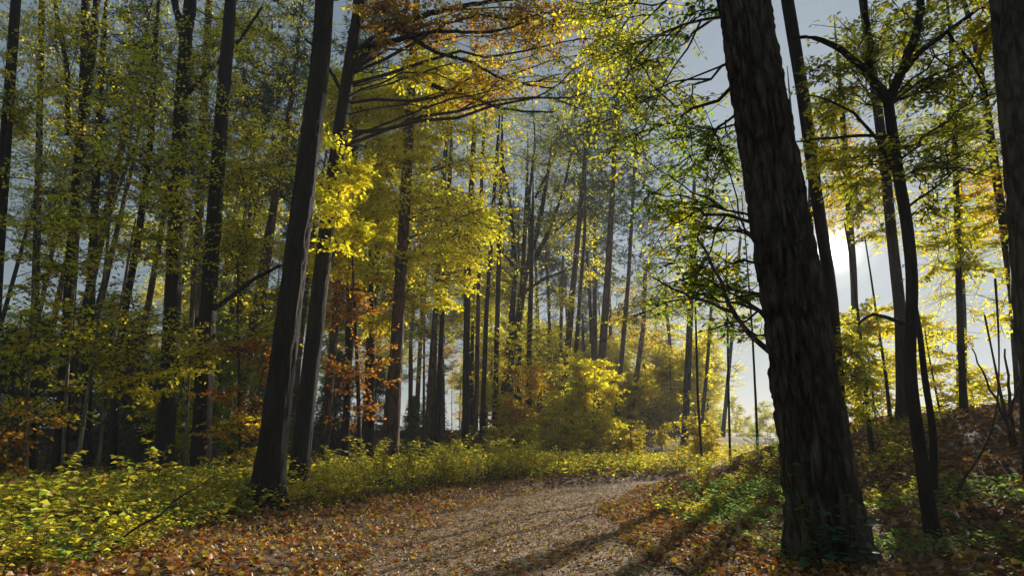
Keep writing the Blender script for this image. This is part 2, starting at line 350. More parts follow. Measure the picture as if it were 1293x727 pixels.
def crown(P, R, blobs, leafsize=.075, per=14, twig_r=.004, conifer=False, asp=.58, limb_k=5):
    """blobs: (px, py, D, rx_px, rz_px, limbs, clusters, palette).  Returns (wood, leaves) Geo"""
    wood, lv = Geo(), Geo()
    for (px, py, D, rx, rz, nl, nc, pal) in blobs:
        Bc = Wp(px, py, D); m = mpp(py, D); rx_, rz_ = rx*m, rz*m; ry_ = min(max(rx_, rz_)*.42, .3*D)
        LP, LT = [], []; nl = int(nl*1.5)
        for _ in range(nl):
            u = norm(rng.normal(0, 1, 3))*rng.uniform(.45, 1)**.6
            E = Bc + u*np.array([rx_, ry_, rz_])
            hd = np.linalg.norm(E[:2] - at_height(P, R, E[2])[0][:2])
            zs = np.clip(E[2] - min(hd*rng.uniform(.15, .6), 1.4) - rng.uniform(0, .25)*rz_, P[1, 2] + .25*(P[-1, 2]-P[1, 2])*0 + .5, P[-1, 2] - .05)
            S, sr = at_height(P, R, zs)
            if len(LP) >= max(2, nl//3):      # later limbs fork off the earlier ones
                par = LP[rng.integers(0, max(2, nl//3))]; kk = int(rng.integers(2, 7)); S = par[kk]; sr = min(sr, .012 + .004*hd)
                hd = np.linalg.norm(E - S)
            t = np.linspace(0, 1, 9)[:, None]; up = np.array([0, 0, hd*rng.uniform(-.02, .22)])
            C = (S + E)/2 + up + rng.normal(0, .06*hd + .03, 3)
            L = (1-t)**2*S + 2*t*(1-t)*C + t*t*E + rng.normal(0, .012*hd + .004, (9, 3))*(t > .05)
            r0 = min(sr*.55, .004 + .007*hd)
            wood.tube(L, np.linspace(r0, max(.0025, r0*.18), 9), limb_k)
            LP.append(L); LT.append(norm(np.gradient(L, axis=0)))
        LP, LT = np.array(LP), np.array(LT)
        li = rng.integers(0, nl, nc); tt = rng.uniform(.3, 1, nc)**.8*8; i0 = np.minimum(tt.astype(int), 7); f = (tt - i0)[:, None]
        A = LP[li, i0]*(1-f) + LP[li, i0+1]*f; T = LT[li, i0]
        spread = np.clip((.75 if not conifer else .5)*min(rx_, max(rz_, .3)), .25, 2.0)
        dr = rng.normal(0, 1, (nc, 3)); dr[:, 2] *= .28 if not conifer else .6
        dr = norm(norm(dr) + T*.5)
        Ln = spread*rng.uniform(.35, 1.15, nc)[:, None]
        Bt = A + dr*Ln - np.array([0, 0, .10])*Ln*(not conifer); Md = (A + Bt)/2 + rng.normal(0, .06, (nc, 3))*Ln
        wood.twigs(A, Md, Bt, twig_r*1.6, twig_r*.6)
        # leaves set alternately along each twig
        k = per; s_ = np.tile(np.linspace(.2, 1.0, k), (nc, 1)) + rng.normal(0, .05, (nc, k))
        if conifer: s_ = rng.uniform(.72, 1.02, (nc, k))
        s_ = s_[..., None]
        Q = A[:, None]*(1-s_)**2 + 2*s_*(1-s_)*(Md*2 - (A+Bt)/2)[:, None]*1.0 + Bt[:, None]*s_**2
        dd = norm(Bt - A)
        sidev = norm(np.cross(dd, np.array([0, 0, 1.])) + 1e-4)
        sg = np.where(np.arange(k) % 2, 1., -1.)[None, :, None]
        if conifer:
            ax = dd[:, None]*.5 + rng.normal(0, .7, (nc, k, 3)) + np.array([0, 0, .25]); nr = rng.normal(0, 1, (nc, k, 3))
        else:
            ax = dd[:, None]*.6 + sidev[:, None]*sg*.85 + rng.normal(0, .35, (nc, k, 3)) - np.array([0, 0, .25])
            nr = np.array([0, 0, 1.]) + rng.normal(0, .55, (nc, k, 3))
            Q = Q + sidev[:, None]*sg*.02
        col = np.repeat(pick(pal, nc, .15), k, 0)*.6 + pick(pal, nc*k, .2)*.4
        lv.leaves(Q.reshape(-1, 3), ax.reshape(-1, 3), nr.reshape(-1, 3), leafsize*rng.uniform(.6, 1.25, nc*k), col, asp)
    return wood, lv

TREES = []   # (x, y, short name) used to word the labels of undergrowth
def tree(name, label, pts, D, wb, wt, top_h, bark, blobs=(), leaf=.075, per=14, group=None, sides=12, step=.35, conifer=False,
         furrow=0., flare=.35, rough=.06, limbs=(), asp=.58, short=None, cat='tree', twig_r=.004, top=None):
    P, R = trunk_line(pts, D, wb, wt, top_h)
    base = P[1]
    o = thing(name, label, cat, base, group)
    link('trunk', trunk_mesh(P, R, sides, step, rough, flare, furrow), bark, o)
    for lb in limbs:   # individually drawn limbs: (pixel points, D list or D, base px width, end px width)
        pp, DD, w0, w1 = lb
        DD = DD if isinstance(DD, (list, tuple)) else [DD]*len(pp)
        L = np.array([Wp(x, y, d) for (x, y), d in zip(pp, DD)])
        rr = np.linspace(w0, w1, len(pp))*.5*np.array([mpp(y, d) for (x, y), d in zip(pp, DD)])
        Lq, Rq = resample(L, rr, .12); Lq = Lq + rng.normal(0, .006, Lq.shape)
        g = Geo(); g.tube(Lq, Rq, 7); link('limb', g.mesh('limb'), bark, o)
    bl = list(blobs)
    if bl:
        wd, lv = crown(P, R, bl, leaf, per, twig_r, conifer, asp)
        link('branches', wd.mesh('branches'), M_TWIG, o, True)
        link('crown', lv.mesh('crown', False), M_NEEDLE if conifer else M_LEAF, o, True)
    if short: TREES.append((base[0], base[1], short))
    return o
#SECTION ground
# ------------------------------------------------------------------ ground and path
def axis(lo, hi, fine, far):
    a = [0.]; 
    s = fine
    while a[-1] < hi: a.append(a[-1] + s); s = s*1.0 if a[-1] < 9 else min(s*1.12, far)
    b = [0.]; s = fine
    while b[-1] > lo: b.append(b[-1] - s); s = s if b[-1] > -9 else min(s*1.12, far)
    return np.array(sorted(set(a + b)))
def sheet(name, X, Y, Z, mat):
    n, m = X.shape
    V = np.stack([X, Y, Z], -1).reshape(-1, 3)
    i = np.arange(n-1)[:, None]*m; j = np.arange(m-1)[None]
    q = np.stack([i+j, i+j+1, i+m+j+1, i+m+j], -1).reshape(-1, 4)
    return link(name, mesh(name, V, [q]), mat)
xs = axis(-320, 320, .11, 30); ys = axis(-60, 380, .11, 30)
Y, X = np.meshgrid(ys, xs, indexing='ij')
g = sheet('ground', X, Y, height(X, Y), M_GROUND); g['kind'] = 'structure'
py_ = np.concatenate([np.arange(-8, 16, .09), np.arange(16, 40, .4)]); u = np.linspace(-1, 1, 41)
Y = np.repeat(py_[:, None], 41, 1)
edge = path_hw(py_)*(1 + .16*(vnoise(py_*.9, 3, 0, 21) - .5) + .1*(vnoise(py_*3, 3, 0, 22) - .5))
X = path_x(py_)[:, None] + edge[:, None]*u[None]
Z = height(X, Y) + .012 - .03*np.abs(u[None])**6 + (vnoise(X*14, Y*14, 0, 23) - .5)*.012
g = sheet('path', X, Y, Z, M_PATH); g['kind'] = 'structure'

#SECTION trees
# ------------------------------------------------------------------ foreground and middle trees
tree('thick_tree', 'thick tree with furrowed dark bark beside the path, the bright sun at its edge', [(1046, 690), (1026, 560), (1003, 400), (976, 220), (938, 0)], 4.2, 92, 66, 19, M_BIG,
     [(865, 230, 5.8, 75, 90, 8, 210, 'g'), (880, 370, 5.8, 75, 70, 8, 170, 'g'), (790, 130, 6.4, 65, 110, 9, 300, 'olive'), (740, 50, 7.0, 60, 60, 7, 200, 'yg'), (840, 330, 6.2, 60, 70, 6, 140, 'yg'), (860, 40, 4.6, 45, 40, 3, 16, 'dg')],
     leaf=.062, per=10, sides=150, step=.03, furrow=.17, flare=.4, rough=.07, short='thick furrowed trunk',
     limbs=[([(992, 458), (962, 442), (945, 425), (925, 395), (905, 340), (880, 300)], [4.2, 4.2, 4.25, 4.4, 4.6, 4.9], 9, 3), ([(925, 395), (895, 380), (860, 372), (825, 350)], [4.4, 4.6, 4.9, 5.2], 5, 2)])
tree('broad_tree', 'broad dark trunk standing on the leafy bank beyond the forked tree', [(1345, 600), (1325, 325), (1297, 0)], 4.0, 86, 80, 18, M_BIG,
     [(1230, 20, 4.6, 60, 50, 5, 90, 'yg')], leaf=.065, sides=90, step=.05, furrow=.07, short='broad trunk on the bank')
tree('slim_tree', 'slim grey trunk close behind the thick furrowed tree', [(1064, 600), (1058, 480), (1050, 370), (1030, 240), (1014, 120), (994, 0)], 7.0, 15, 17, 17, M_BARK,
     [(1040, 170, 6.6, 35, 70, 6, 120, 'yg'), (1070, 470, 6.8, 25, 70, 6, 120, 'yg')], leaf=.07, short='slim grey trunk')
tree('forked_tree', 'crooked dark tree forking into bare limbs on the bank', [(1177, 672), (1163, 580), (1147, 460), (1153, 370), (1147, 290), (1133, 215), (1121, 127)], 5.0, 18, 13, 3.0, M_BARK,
     [(1060, 70, 5.1, 60, 60, 7, 90, 'olive'), (1200, 90, 5.3, 80, 80, 9, 190, 'olive'), (1080, 215, 5.2, 50, 60, 6, 90, 'yg'), (1190, 210, 5.4, 80, 70, 8, 110, 'olive'), (1130, 20, 5.4, 80, 30, 7, 110, 'olive')],
     leaf=.062, per=10, sides=20, step=.06, furrow=.05, short='crooked forked tree',
     limbs=[([(1121, 127), (1098, 92), (1066, 66), (1034, 43), (1004, 48)], 5.0, 12, 4), ([(1098, 92), (1096, 45), (1092, -10), (1085, -80)], 5.0, 8, 4),
            ([(1122, 130), (1140, 85), (1160, 40), (1164, 0), (1160, -60)], 5.0, 12, 7), ([(1135, 97), (1165, 62), (1195, 41), (1246, 5), (1290, -30)], 5.0, 8, 3),
            ([(1196, 41), (1220, 70), (1238, 95), (1248, 122)], 5.0, 4, 2), ([(1130, 172), (1080, 170), (1040, 176), (1006, 179)], 5.0, 5, 2),
            ([(1150, 412), (1120, 402), (1097, 395), (1086, 410)], 5.0, 6, 3), ([(1128, 215), (1100, 160), (1060, 130), (1020, 120)], [5, 4.9, 4.8, 4.7], 5, 2)])
tree('bent_tree', 'thin bent trunk leaning against the crooked forked tree', [(1177, 607), (1181, 547), (1170, 500), (1160, 405), (1154, 380)], 6.2, 11, 7, 2.6, M_BARK,
     [], leaf=.065, short='thin bent trunk', step=.08)
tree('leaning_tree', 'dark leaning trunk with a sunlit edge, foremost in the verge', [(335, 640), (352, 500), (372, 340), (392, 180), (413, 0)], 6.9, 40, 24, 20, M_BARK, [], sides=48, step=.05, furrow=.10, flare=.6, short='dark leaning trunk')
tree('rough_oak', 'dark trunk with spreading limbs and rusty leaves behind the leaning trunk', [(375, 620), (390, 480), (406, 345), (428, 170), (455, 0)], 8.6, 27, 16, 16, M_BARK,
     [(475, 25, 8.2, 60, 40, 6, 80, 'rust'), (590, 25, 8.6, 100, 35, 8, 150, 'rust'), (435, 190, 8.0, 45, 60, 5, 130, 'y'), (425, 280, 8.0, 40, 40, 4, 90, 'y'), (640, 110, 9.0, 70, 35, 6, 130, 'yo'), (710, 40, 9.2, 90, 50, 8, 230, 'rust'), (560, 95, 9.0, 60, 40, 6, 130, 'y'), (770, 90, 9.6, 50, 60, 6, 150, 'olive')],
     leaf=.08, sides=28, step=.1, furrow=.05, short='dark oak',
     limbs=[([(445, 72), (480, 45), (530, 20), (600, 5), (680, -5)], [8.6, 8.5, 8.5, 8.6, 8.8], 10, 4), ([(447, 85), (490, 40), (512, 20), (520, -40)], 8.6, 9, 5),
            ([(500, 33), (545, 65), (600, 80), (640, 105), (700, 112)], [8.5, 8.6, 8.8, 9, 9.1], 6, 2), ([(470, 60), (540, 40), (620, 42), (660, 30)], [8.5, 8.4, 8.4, 8.4], 7, 2), ([(440, 130), (400, 60), (385, 50)], 8.6, 5, 3),
            ([(545, 108), (590, 122), (640, 140), (700, 142)], [9, 9, 9.1, 9.2], 6, 2)])
tree('pine', 'straight reddish pine trunk ending in the sunny verge by the path', [(492, 606), (499, 470), (505, 370), (514, 204), (523, 40)], 12.5, 23, 11, 19, M_PINE,
     [(530, -60, 12.5, 70, 50, 10, 200, 'pine')], leaf=.13, per=20, conifer=True, asp=.2, sides=20, step=.15, furrow=.05, short='straight reddish pine')
tree('slender_tree', 'slender grey trunk between the dark oak and the reddish pine', [(435, 606), (441, 400), (447, 200), (450, 40)], 13.5, 11, 8, 18, M_BARK, [(460, 120, 13, 60, 60, 6, 160, 'yg')], short='slender grey trunk')
tree('stout_tree', 'stout dark trunk with pale sunlit rim throwing a long dead branch', [(207, 600), (213, 470), (219, 360), (225, 200), (234, 60)], 11.0, 26, 17, 15, M_BARK,
     [(230, 110, 10.6, 90, 110, 9, 213, 'yg'), (245, 290, 10.6, 70, 80, 8, 167, 'yg'), (330, 50, 12.5, 90, 70, 9, 270, 'yg'), (345, 190, 12.5, 60, 80, 8, 213, 'yg'), (330, 60, 11.5, 80, 60, 7, 101, 'yg')], leaf=.08, sides=24, step=.12, furrow=.05, short='stout dark trunk',
     limbs=[([(219, 423), (250, 405), (285, 380), (320, 352), (355, 335)], [11, 10.6, 10, 9.2, 8.6], 9, 4), ([(233, 55), (222, 10), (212, -40)], 11, 10, 6), ([(234, 60), (243, 10), (250, -60)], 11, 11, 7), ([(228, 130), (262, 90), (300, 55), (330, 10)], 11, 7, 3)])
tree('straight_tree', 'straight dark trunk with a bright rim beside the stout trunk', [(248, 640), (258, 470), (266, 340), (279, 150), (292, 0)], 10.2, 27, 15, 17, M_BARK,
     [(300, 190, 10.4, 80, 100, 8, 192, 'yg'), (310, 320, 10.6, 60, 60, 7, 121, 'yg')], leaf=.08, sides=24, step=.12, furrow=.05, short='straight dark trunk')
tree('grey_tree', 'pale grey trunk squeezed between the stout and the straight dark trunk', [(238, 600), (246, 380), (256, 180), (264, 0)], 13, 15, 9, 17, M_PINE, [], short='pale grey trunk')
tree('twin_stem_tree', 'dark trunk parting into two stems high in the green wood', [(76, 590), (88, 370), (97, 229), (107, 127)], 12.5, 17, 13, 4.8, M_BARK,
     [(110, 60, 12, 100, 90, 9, 213, 'yg'), (60, 170, 12, 70, 80, 7, 152, 'yg')], leaf=.085, sides=18, step=.12, short='two-stemmed dark trunk',
     limbs=[([(106, 130), (108, 60), (108, 0), (104, -80)], 12.5, 12, 8), ([(107, 128), (117, 70), (122, 0), (132, -80)], 12.5, 9, 7), ([(86, 170), (84, 80), (72, 20), (66, -20)], 12.3, 6, 4)])
tree('thin_dark_tree', 'thin straight dark trunk among the pale saplings', [(38, 590), (44, 400), (49, 200), (53, 0)], 13.5, 11, 7, 16, M_BARK, [(60, 90, 13, 80, 100, 8, 182, 'yg')], leaf=.085, short='thin dark trunk')
tree('edge_tree', 'black trunk at the far end of the sapling thicket', [(-18, 560), (2, 250), (20, 0)], 10, 18, 12, 16, M_BARK, [(10, 130, 9.6, 60, 110, 7, 167, 'yg')], leaf=.08, short='black trunk')
tree('middle_tree', 'dark trunk half hidden by leaves behind the pale saplings', [(105, 600), (112, 420), (120, 250), (130, 60)], 15, 14, 8, 16, M_BARK, [(150, 80, 15, 90, 110, 8, 213, 'yg')], leaf=.09, short='half hidden trunk')
tree('crooked_tree', 'dark slanting trunk behind the wavy pale sapling', [(140, 600), (150, 430), (175, 300), (190, 180), (196, 60)], 12, 12, 7, 13, M_BARK, [(190, 110, 12, 70, 80, 7, 132, 'yg')], leaf=.085, short='slanting trunk')
# pale saplings
def sapling(label, pts, D, wb, wt, top_h, blobs, leaf=.07, bark=None, short=None, name='sapling'):
    return tree(name, label, pts, D, wb, wt, top_h, bark or M_PALE, blobs, leaf=leaf, per=12, sides=8, step=.12, flare=.15, rough=.1, short=short, group=None)
sapling('pale upright sapling by the black trunk, leaves down to the herbs', [(28, 650), (36, 480), (46, 320), (50, 160)], 7.2, 5.5, 3, 5.2, [(30, 440, 7.0, 60, 80, 8, 106, 'yg'), (20, 560, 6.8, 45, 50, 5, 55, 'rust'), (60, 320, 7.4, 70, 70, 7, 106, 'yg')], short='pale upright sapling')
sapling('pale wavy sapling with a kink halfway up', [(95, 605), (118, 450), (122, 430), (137, 300), (135, 285), (163, 198), (170, 120)], 8.2, 5.5, 3, 6.0, [(150, 220, 8, 80, 80, 8, 152, 'yg'), (125, 400, 8.2, 80, 70, 8, 132, 'yg')], short='wavy sapling')
sapling('pale slanting sapling under the slanting trunk', [(122, 606), (135, 480), (150, 400), (165, 310)], 8.8, 5, 3, 4.5, [(180, 430, 8.6, 70, 60, 7, 121, 'yg'), (190, 330, 9.0, 60, 50, 6, 101, 'yg'), (170, 490, 8.6, 60, 30, 5, 86, 'y')], short='slanting sapling')
sapling('pale sapling close in front of the two-stemmed dark trunk', [(78, 600), (85, 470), (95, 340), (104, 220)], 8.9, 5, 3, 5.5, [(80, 290, 8.8, 70, 80, 7, 127, 'yg'), (60, 500, 8.8, 50, 45, 5, 65, 'yg')], short='pale sapling')
sapling('thin whip of a sapling at the foot of the stout trunk', [(232, 610), (240, 450), (250, 330), (256, 240)], 9.6, 4, 2.5, 5, [(235, 470, 9.4, 40, 40, 5, 55, 'y'), (270, 420, 9.6, 50, 50, 5, 65, 'yg')], short='sapling whip')
sapling('young tree of rusty and orange leaves between the straight and the leaning trunk', [(304, 610), (302, 480), (300, 330)], 9.8, 5, 3, 4.2, [(310, 470, 9.6, 50, 55, 7, 142, 'o'), (300, 540, 9.4, 45, 40, 5, 93, 'yo'), (320, 400, 10, 50, 50, 6, 101, 'yg')], bark=M_TWIG, short='rusty young tree', name='young_tree')
sapling('young tree with rust-red leaves behind the dark oak', [(455, 600), (452, 480), (446, 350)], 10.6, 7, 4, 4.5, [(440, 375, 10.4, 45, 40, 6, 117, 'o'), (470, 450, 10.6, 50, 50, 6, 93, 'o'), (415, 330, 10.4, 40, 40, 5, 55, 'yo'), (440, 520, 10.6, 40, 30, 4, 37, 'o')], bark=M_TWIG, short='rust-red young tree', name='young_tree')
# the bright yellow maple in the middle
tree('yellow_maple', 'bright yellow maple spreading tiers of leaves between leaning trunk and pine', [(466, 606), (470, 450), (468, 300), (462, 140)], 13.0, 9, 6, 10, M_BARK,
     [(455, 130, 12.5, 80, 55, 9, 416, 'y'), (530, 150, 12.8, 70, 45, 8, 336, 'y'), (430, 240, 12.2, 50, 50, 7, 208, 'y'), (500, 240, 12.5, 80, 50, 9, 336, 'y'), (480, 310, 12.5, 90, 50, 9, 384, 'y'), (580, 260, 13.3, 70, 60, 8, 264, 'y'), (590, 90, 13.3, 50, 40, 6, 160, 'y'),
      (570, 340, 13.6, 60, 45, 7, 208, 'y'), (540, 110, 13.3, 60, 35, 6, 176, 'y'), (500, 190, 12.2, 60, 40, 6, 208, 'y'), (420, 330, 12.8, 50, 40, 5, 144, 'y'), (630, 260, 14.3, 60, 50, 6, 176, 'y'), (520, 390, 13.1, 70, 35, 6, 160, 'y'), (420, 120, 12.5, 40, 40, 4, 120, 'yg'), (620, 190, 13.9, 50, 50, 6, 152, 'y')], leaf=.1, per=13, short='yellow maple', sides=14, step=.12)
# multi-stemmed tree and pines of the middle distance
tree('v_shaped_tree', 'dark tree opening into a fan of stems beyond the verge', [(628, 577), (640, 480), (655, 400), (664, 345), (680, 285)], 27, 15, 8, 18, M_BARK,
     [(690, 250, 27, 95, 90, 12, 400, 'yg'), (640, 190, 27, 85, 60, 9, 300, 'yg'), (730, 170, 27, 65, 60, 8, 230, 'olive'), (640, 330, 27, 60, 60, 6, 110, 'yg'), (720, 330, 27, 60, 50, 6, 110, 'y')], leaf=.12, short='fan-shaped tree',
     limbs=[([(640, 470), (648, 380), (652, 340), (645, 260), (632, 190), (622, 130)], 27, 9, .8), ([(664, 345), (690, 300), (712, 240), (722, 190), (738, 130)], 27, 7, .8), ([(660, 370), (690, 350), (720, 340), (760, 318)], 27, 5, .8), ([(670, 320), (668, 250), (676, 180), (672, 120)], 27, 6, .8), ([(690, 300), (722, 275), (750, 250)], 27, 4, .6), ([(652, 340), (620, 300), (596, 240)], 27, 4, .6), ([(676, 250), (700, 200), (705, 150)], 27, 4, .6)])
for lbl, a, b, c, D, wb, wt, th in (
    ('tall thin pine with bluish needles beside the fan-shaped tree', (707, 584), (724, 360), (745, 137), 26, 11, 6, 19),
    ('tall pine with a stout foot where the path bends away', (752, 592), (767, 360), (780, 122), 24, 14, 6, 19),
    ('thin pale pine just beyond the stout-footed pine', (777, 587), (793, 360), (800, 240), 27, 8, 5, 20)):
    top = Wp(c[0], c[1], D)[2]
    tree('pine', lbl, [a, b, c], D, wb, wt, th, M_PINE, [(c[0]+rng.uniform(-8, 8), c[1]+10, D, 75, 80, 12, 330, 'pine'), (c[0]+10, c[1]+110, D, 60, 60, 8, 130, 'pine')], leaf=.28, per=14, conifer=True, asp=.14, short='tall pine', sides=12)
for lbl, pts, D, wb, wt, th, bl in (
    ('grey trunk with yellow leaves standing tight behind the fan-shaped tree', [(653, 580), (655, 450), (665, 250)], 28, 10, 6, 18, [(660, 430, 28, 45, 60, 6, 110, 'y')]),
    ('short grey trunk in yellow leaves between fan-shaped tree and thin pine', [(668, 586), (668, 450), (672, 300)], 25, 9, 6, 14, [(690, 420, 25, 50, 60, 6, 130, 'y')]),
    ('dark trunk in yellow leaves between the two tall pines', [(722, 580), (728, 436), (738, 300)], 25, 8, 5, 15, [(735, 470, 25, 50, 70, 7, 180, 'y')]),
    ('short leaning stump-like stem between the tall pines', [(733, 580), (744, 540), (752, 505)], 23, 8, 6, 3.2, []),
    ('curved trunk with orange and yellow leaves beyond the thin pale pine', [(794, 575), (800, 500), (812, 418), (815, 340)], 38, 9, 6, 12, [(800, 400, 38, 60, 50, 7, 330, 'yo'), (830, 350, 38, 60, 50, 7, 300, 'y'), (830, 470, 38, 50, 50, 6, 240, 'y')]),
    ('paired slim grey trunk beyond the sunny shrubs, nearer the reddish pine', [(537, 582), (552, 360), (562, 200)], 22, 9, 7, 18, [(550, 250, 22, 40, 60, 5, 120, 'yg')]),
    ('paired slim grey trunk beyond the sunny shrubs, nearer the green-black trunk', [(550, 582), (560, 375), (569, 200)], 23, 8, 6, 18, []),
    ('green-black trunk in a tight row of three behind the sunny shrubs', [(587, 580), (590, 360), (597, 200)], 21, 11, 8, 18, [(600, 295, 21, 30, 22, 7, 260, 'dg')]),
    ('rosy slim trunk in the middle of a tight row of three', [(600, 580), (604, 380), (609, 200)], 23, 7, 5, 18, []),
    ('slim leaning trunk closing a tight row of three', [(608, 580), (614, 400), (627, 200)], 24, 8, 5, 18, []),
    ('grey trunk rising behind the foot of the fan-shaped tree', [(624, 577), (629, 360), (634, 200)], 25, 8, 6, 18, [(640, 470, 25, 40, 60, 6, 160, 'y')])):
    tree('woodland_tree', lbl, pts, D, wb, wt, th, M_BARK if rng.random() < .6 else M_PINE, bl, leaf=.12, per=14, sides=10, short='woodland trunk')
# hazy trees round the sunlit gap and beyond the bank
for lbl, pts, D, wb, wt, th, bl in (
    ('hazy leaf-clad trunk at the edge of the bright gap', [(865, 577), (871, 410), (876, 260)], 27, 11, 8, 16, [(868, 400, 27, 40, 80, 8, 110, 'y'), (868, 500, 27, 20, 60, 6, 70, 'y')]),
    ('thin hazy stem standing in the bright gap', [(885, 577), (892, 475), (900, 360)], 29, 6, 4, 10, [(900, 400, 29, 40, 40, 6, 150, 'y')]),
    ('faint leaning stem furthest into the bright gap', [(915, 575), (922, 450), (935, 300)], 34, 6, 4, 14, [(925, 400, 34, 40, 50, 6, 150, 'y'), (920, 220, 34, 40, 80, 6, 200, 'olive')]),
    ('grey hazy trunk rising behind the crooked forked tree', [(1145, 555), (1137, 400), (1116, 200), (1098, 60)], 10.5, 17, 11, 17, [(1100, 260, 11, 50, 80, 7, 150, 'yg')]),
    ('dark thin stem on the yellow slope behind the thick furrowed tree', [(1102, 580), (1092, 480), (1084, 400)], 9, 6, 4, 4.5, [(1075, 430, 9, 30, 40, 5, 60, 'yg')]),
    ('very thin stem leaning on the yellow slope near the grey hazy trunk', [(1129, 556), (1118, 470), (1107, 400)], 11, 5, 3, 5, [(1110, 400, 11, 30, 40, 5, 50, 'y')]),
    ('dark upright trunk on top of the bank, leaves clinging to it', [(1219, 530), (1212, 400), (1208, 250), (1204, 130)], 9.5, 9, 6, 12, [(1215, 300, 9.6, 50, 90, 8, 190, 'yg'), (1200, 180, 9.6, 60, 50, 6, 150, 'olive')]),
    ('thicker leaf-clad trunk on the bank near the broad trunk', [(1292, 520), (1279, 370), (1262, 250), (1245, 130)], 10.0, 14, 9, 14, [(1265, 250, 10, 45, 80, 7, 180, 'yo'), (1280, 390, 10, 30, 60, 5, 90, 'y')]),
    ('hazy trunk beyond the ridge of the bank, dotted with leaves', [(1214, 520), (1214, 400), (1208, 200)], 19, 13, 10, 16, [(1210, 330, 19, 60, 90, 8, 300, 'y'), (1230, 200, 19, 70, 80, 8, 300, 'yg')]),
    ('hazy trunk low behind the sun-touched edge of the thick tree', [(1085, 560), (1078, 350), (1064, 150)], 16, 10, 8, 15, [(1070, 230, 16, 50, 100, 8, 300, 'yo'), (1110, 110, 16, 70, 80, 8, 300, 'olive'), (1085, 480, 15, 35, 50, 6, 160, 'y')])):
    tree('woodland_tree', lbl, pts, D, wb, wt, th, M_BARK, bl, leaf=.09, per=12, sides=10, short='hazy trunk')
for k_, (px, D, w_) in enumerate(((990, 17, 12), (1012, 20, 11), (986, 25, 8))):  # stems added behind the thick tree to throw shadow bands on the path
    tree('woodland_tree', ['straight', 'mossy', 'slightly leaning', 'rough', 'bare', 'smooth', 'faint'][k_] + ' stem added out of sight behind the thick furrowed tree to shadow the path', [(px, 572), (px + 8 + 4*k_ % 5, 440), (px + 12, 300)], D, w_, w_*.75, 14, M_BARK, [], sides=10, short='hidden stem')
for k_, (px, D, w_) in enumerate(((886, 14.5, 4), (922, 15.5, 4))):
    tree('sapling', ['wispy leafless sapling by the hazy leaf-clad trunk', 'leaning leafless sapling in the bright gap', 'straight leafless sapling out of the brambles', 'leafless sapling close to the thick furrowed trunk'][k_], [(px, 580), (px + 3*k_ - 5, 500), (px + 4*k_ - 8, 380)], D, w_, w_*.7, 6.5, M_BARK, [], sides=8, step=.2, short='leafless sapling')
tree('woodland_tree', 'wispy stem rising from the brambles beside the thick furrowed trunk', [(957, 575), (954, 500), (950, 420)], 15, 4, 3, 8, M_BARK, [], sides=8, short='hidden stem')
# a bare curved shoot and a dry bush on the bank
sapling('bare curved shoot arching over the leafy bank', [(1208, 612), (1233, 587), (1258, 531), (1262, 470)], 6.0, 4, 2, 2.6, [], bark=M_TWIG, short='bare shoot')
tree('dry_bush', 'dry leafless bush of crossing stems on the bank', [(1278, 560), (1262, 490), (1250, 430)], 7.0, 6, 2, 2.4, M_TWIG, [], cat='bush', limbs=[([(1280, 560), (1275, 500), (1268, 440)], 7.0, 5, 2), ([(1285, 565), (1265, 520), (1240, 470), (1228, 440)], 7.0, 4, 1.5), ([(1272, 530), (1290, 480), (1300, 430)], 7.0, 4, 1.5)])

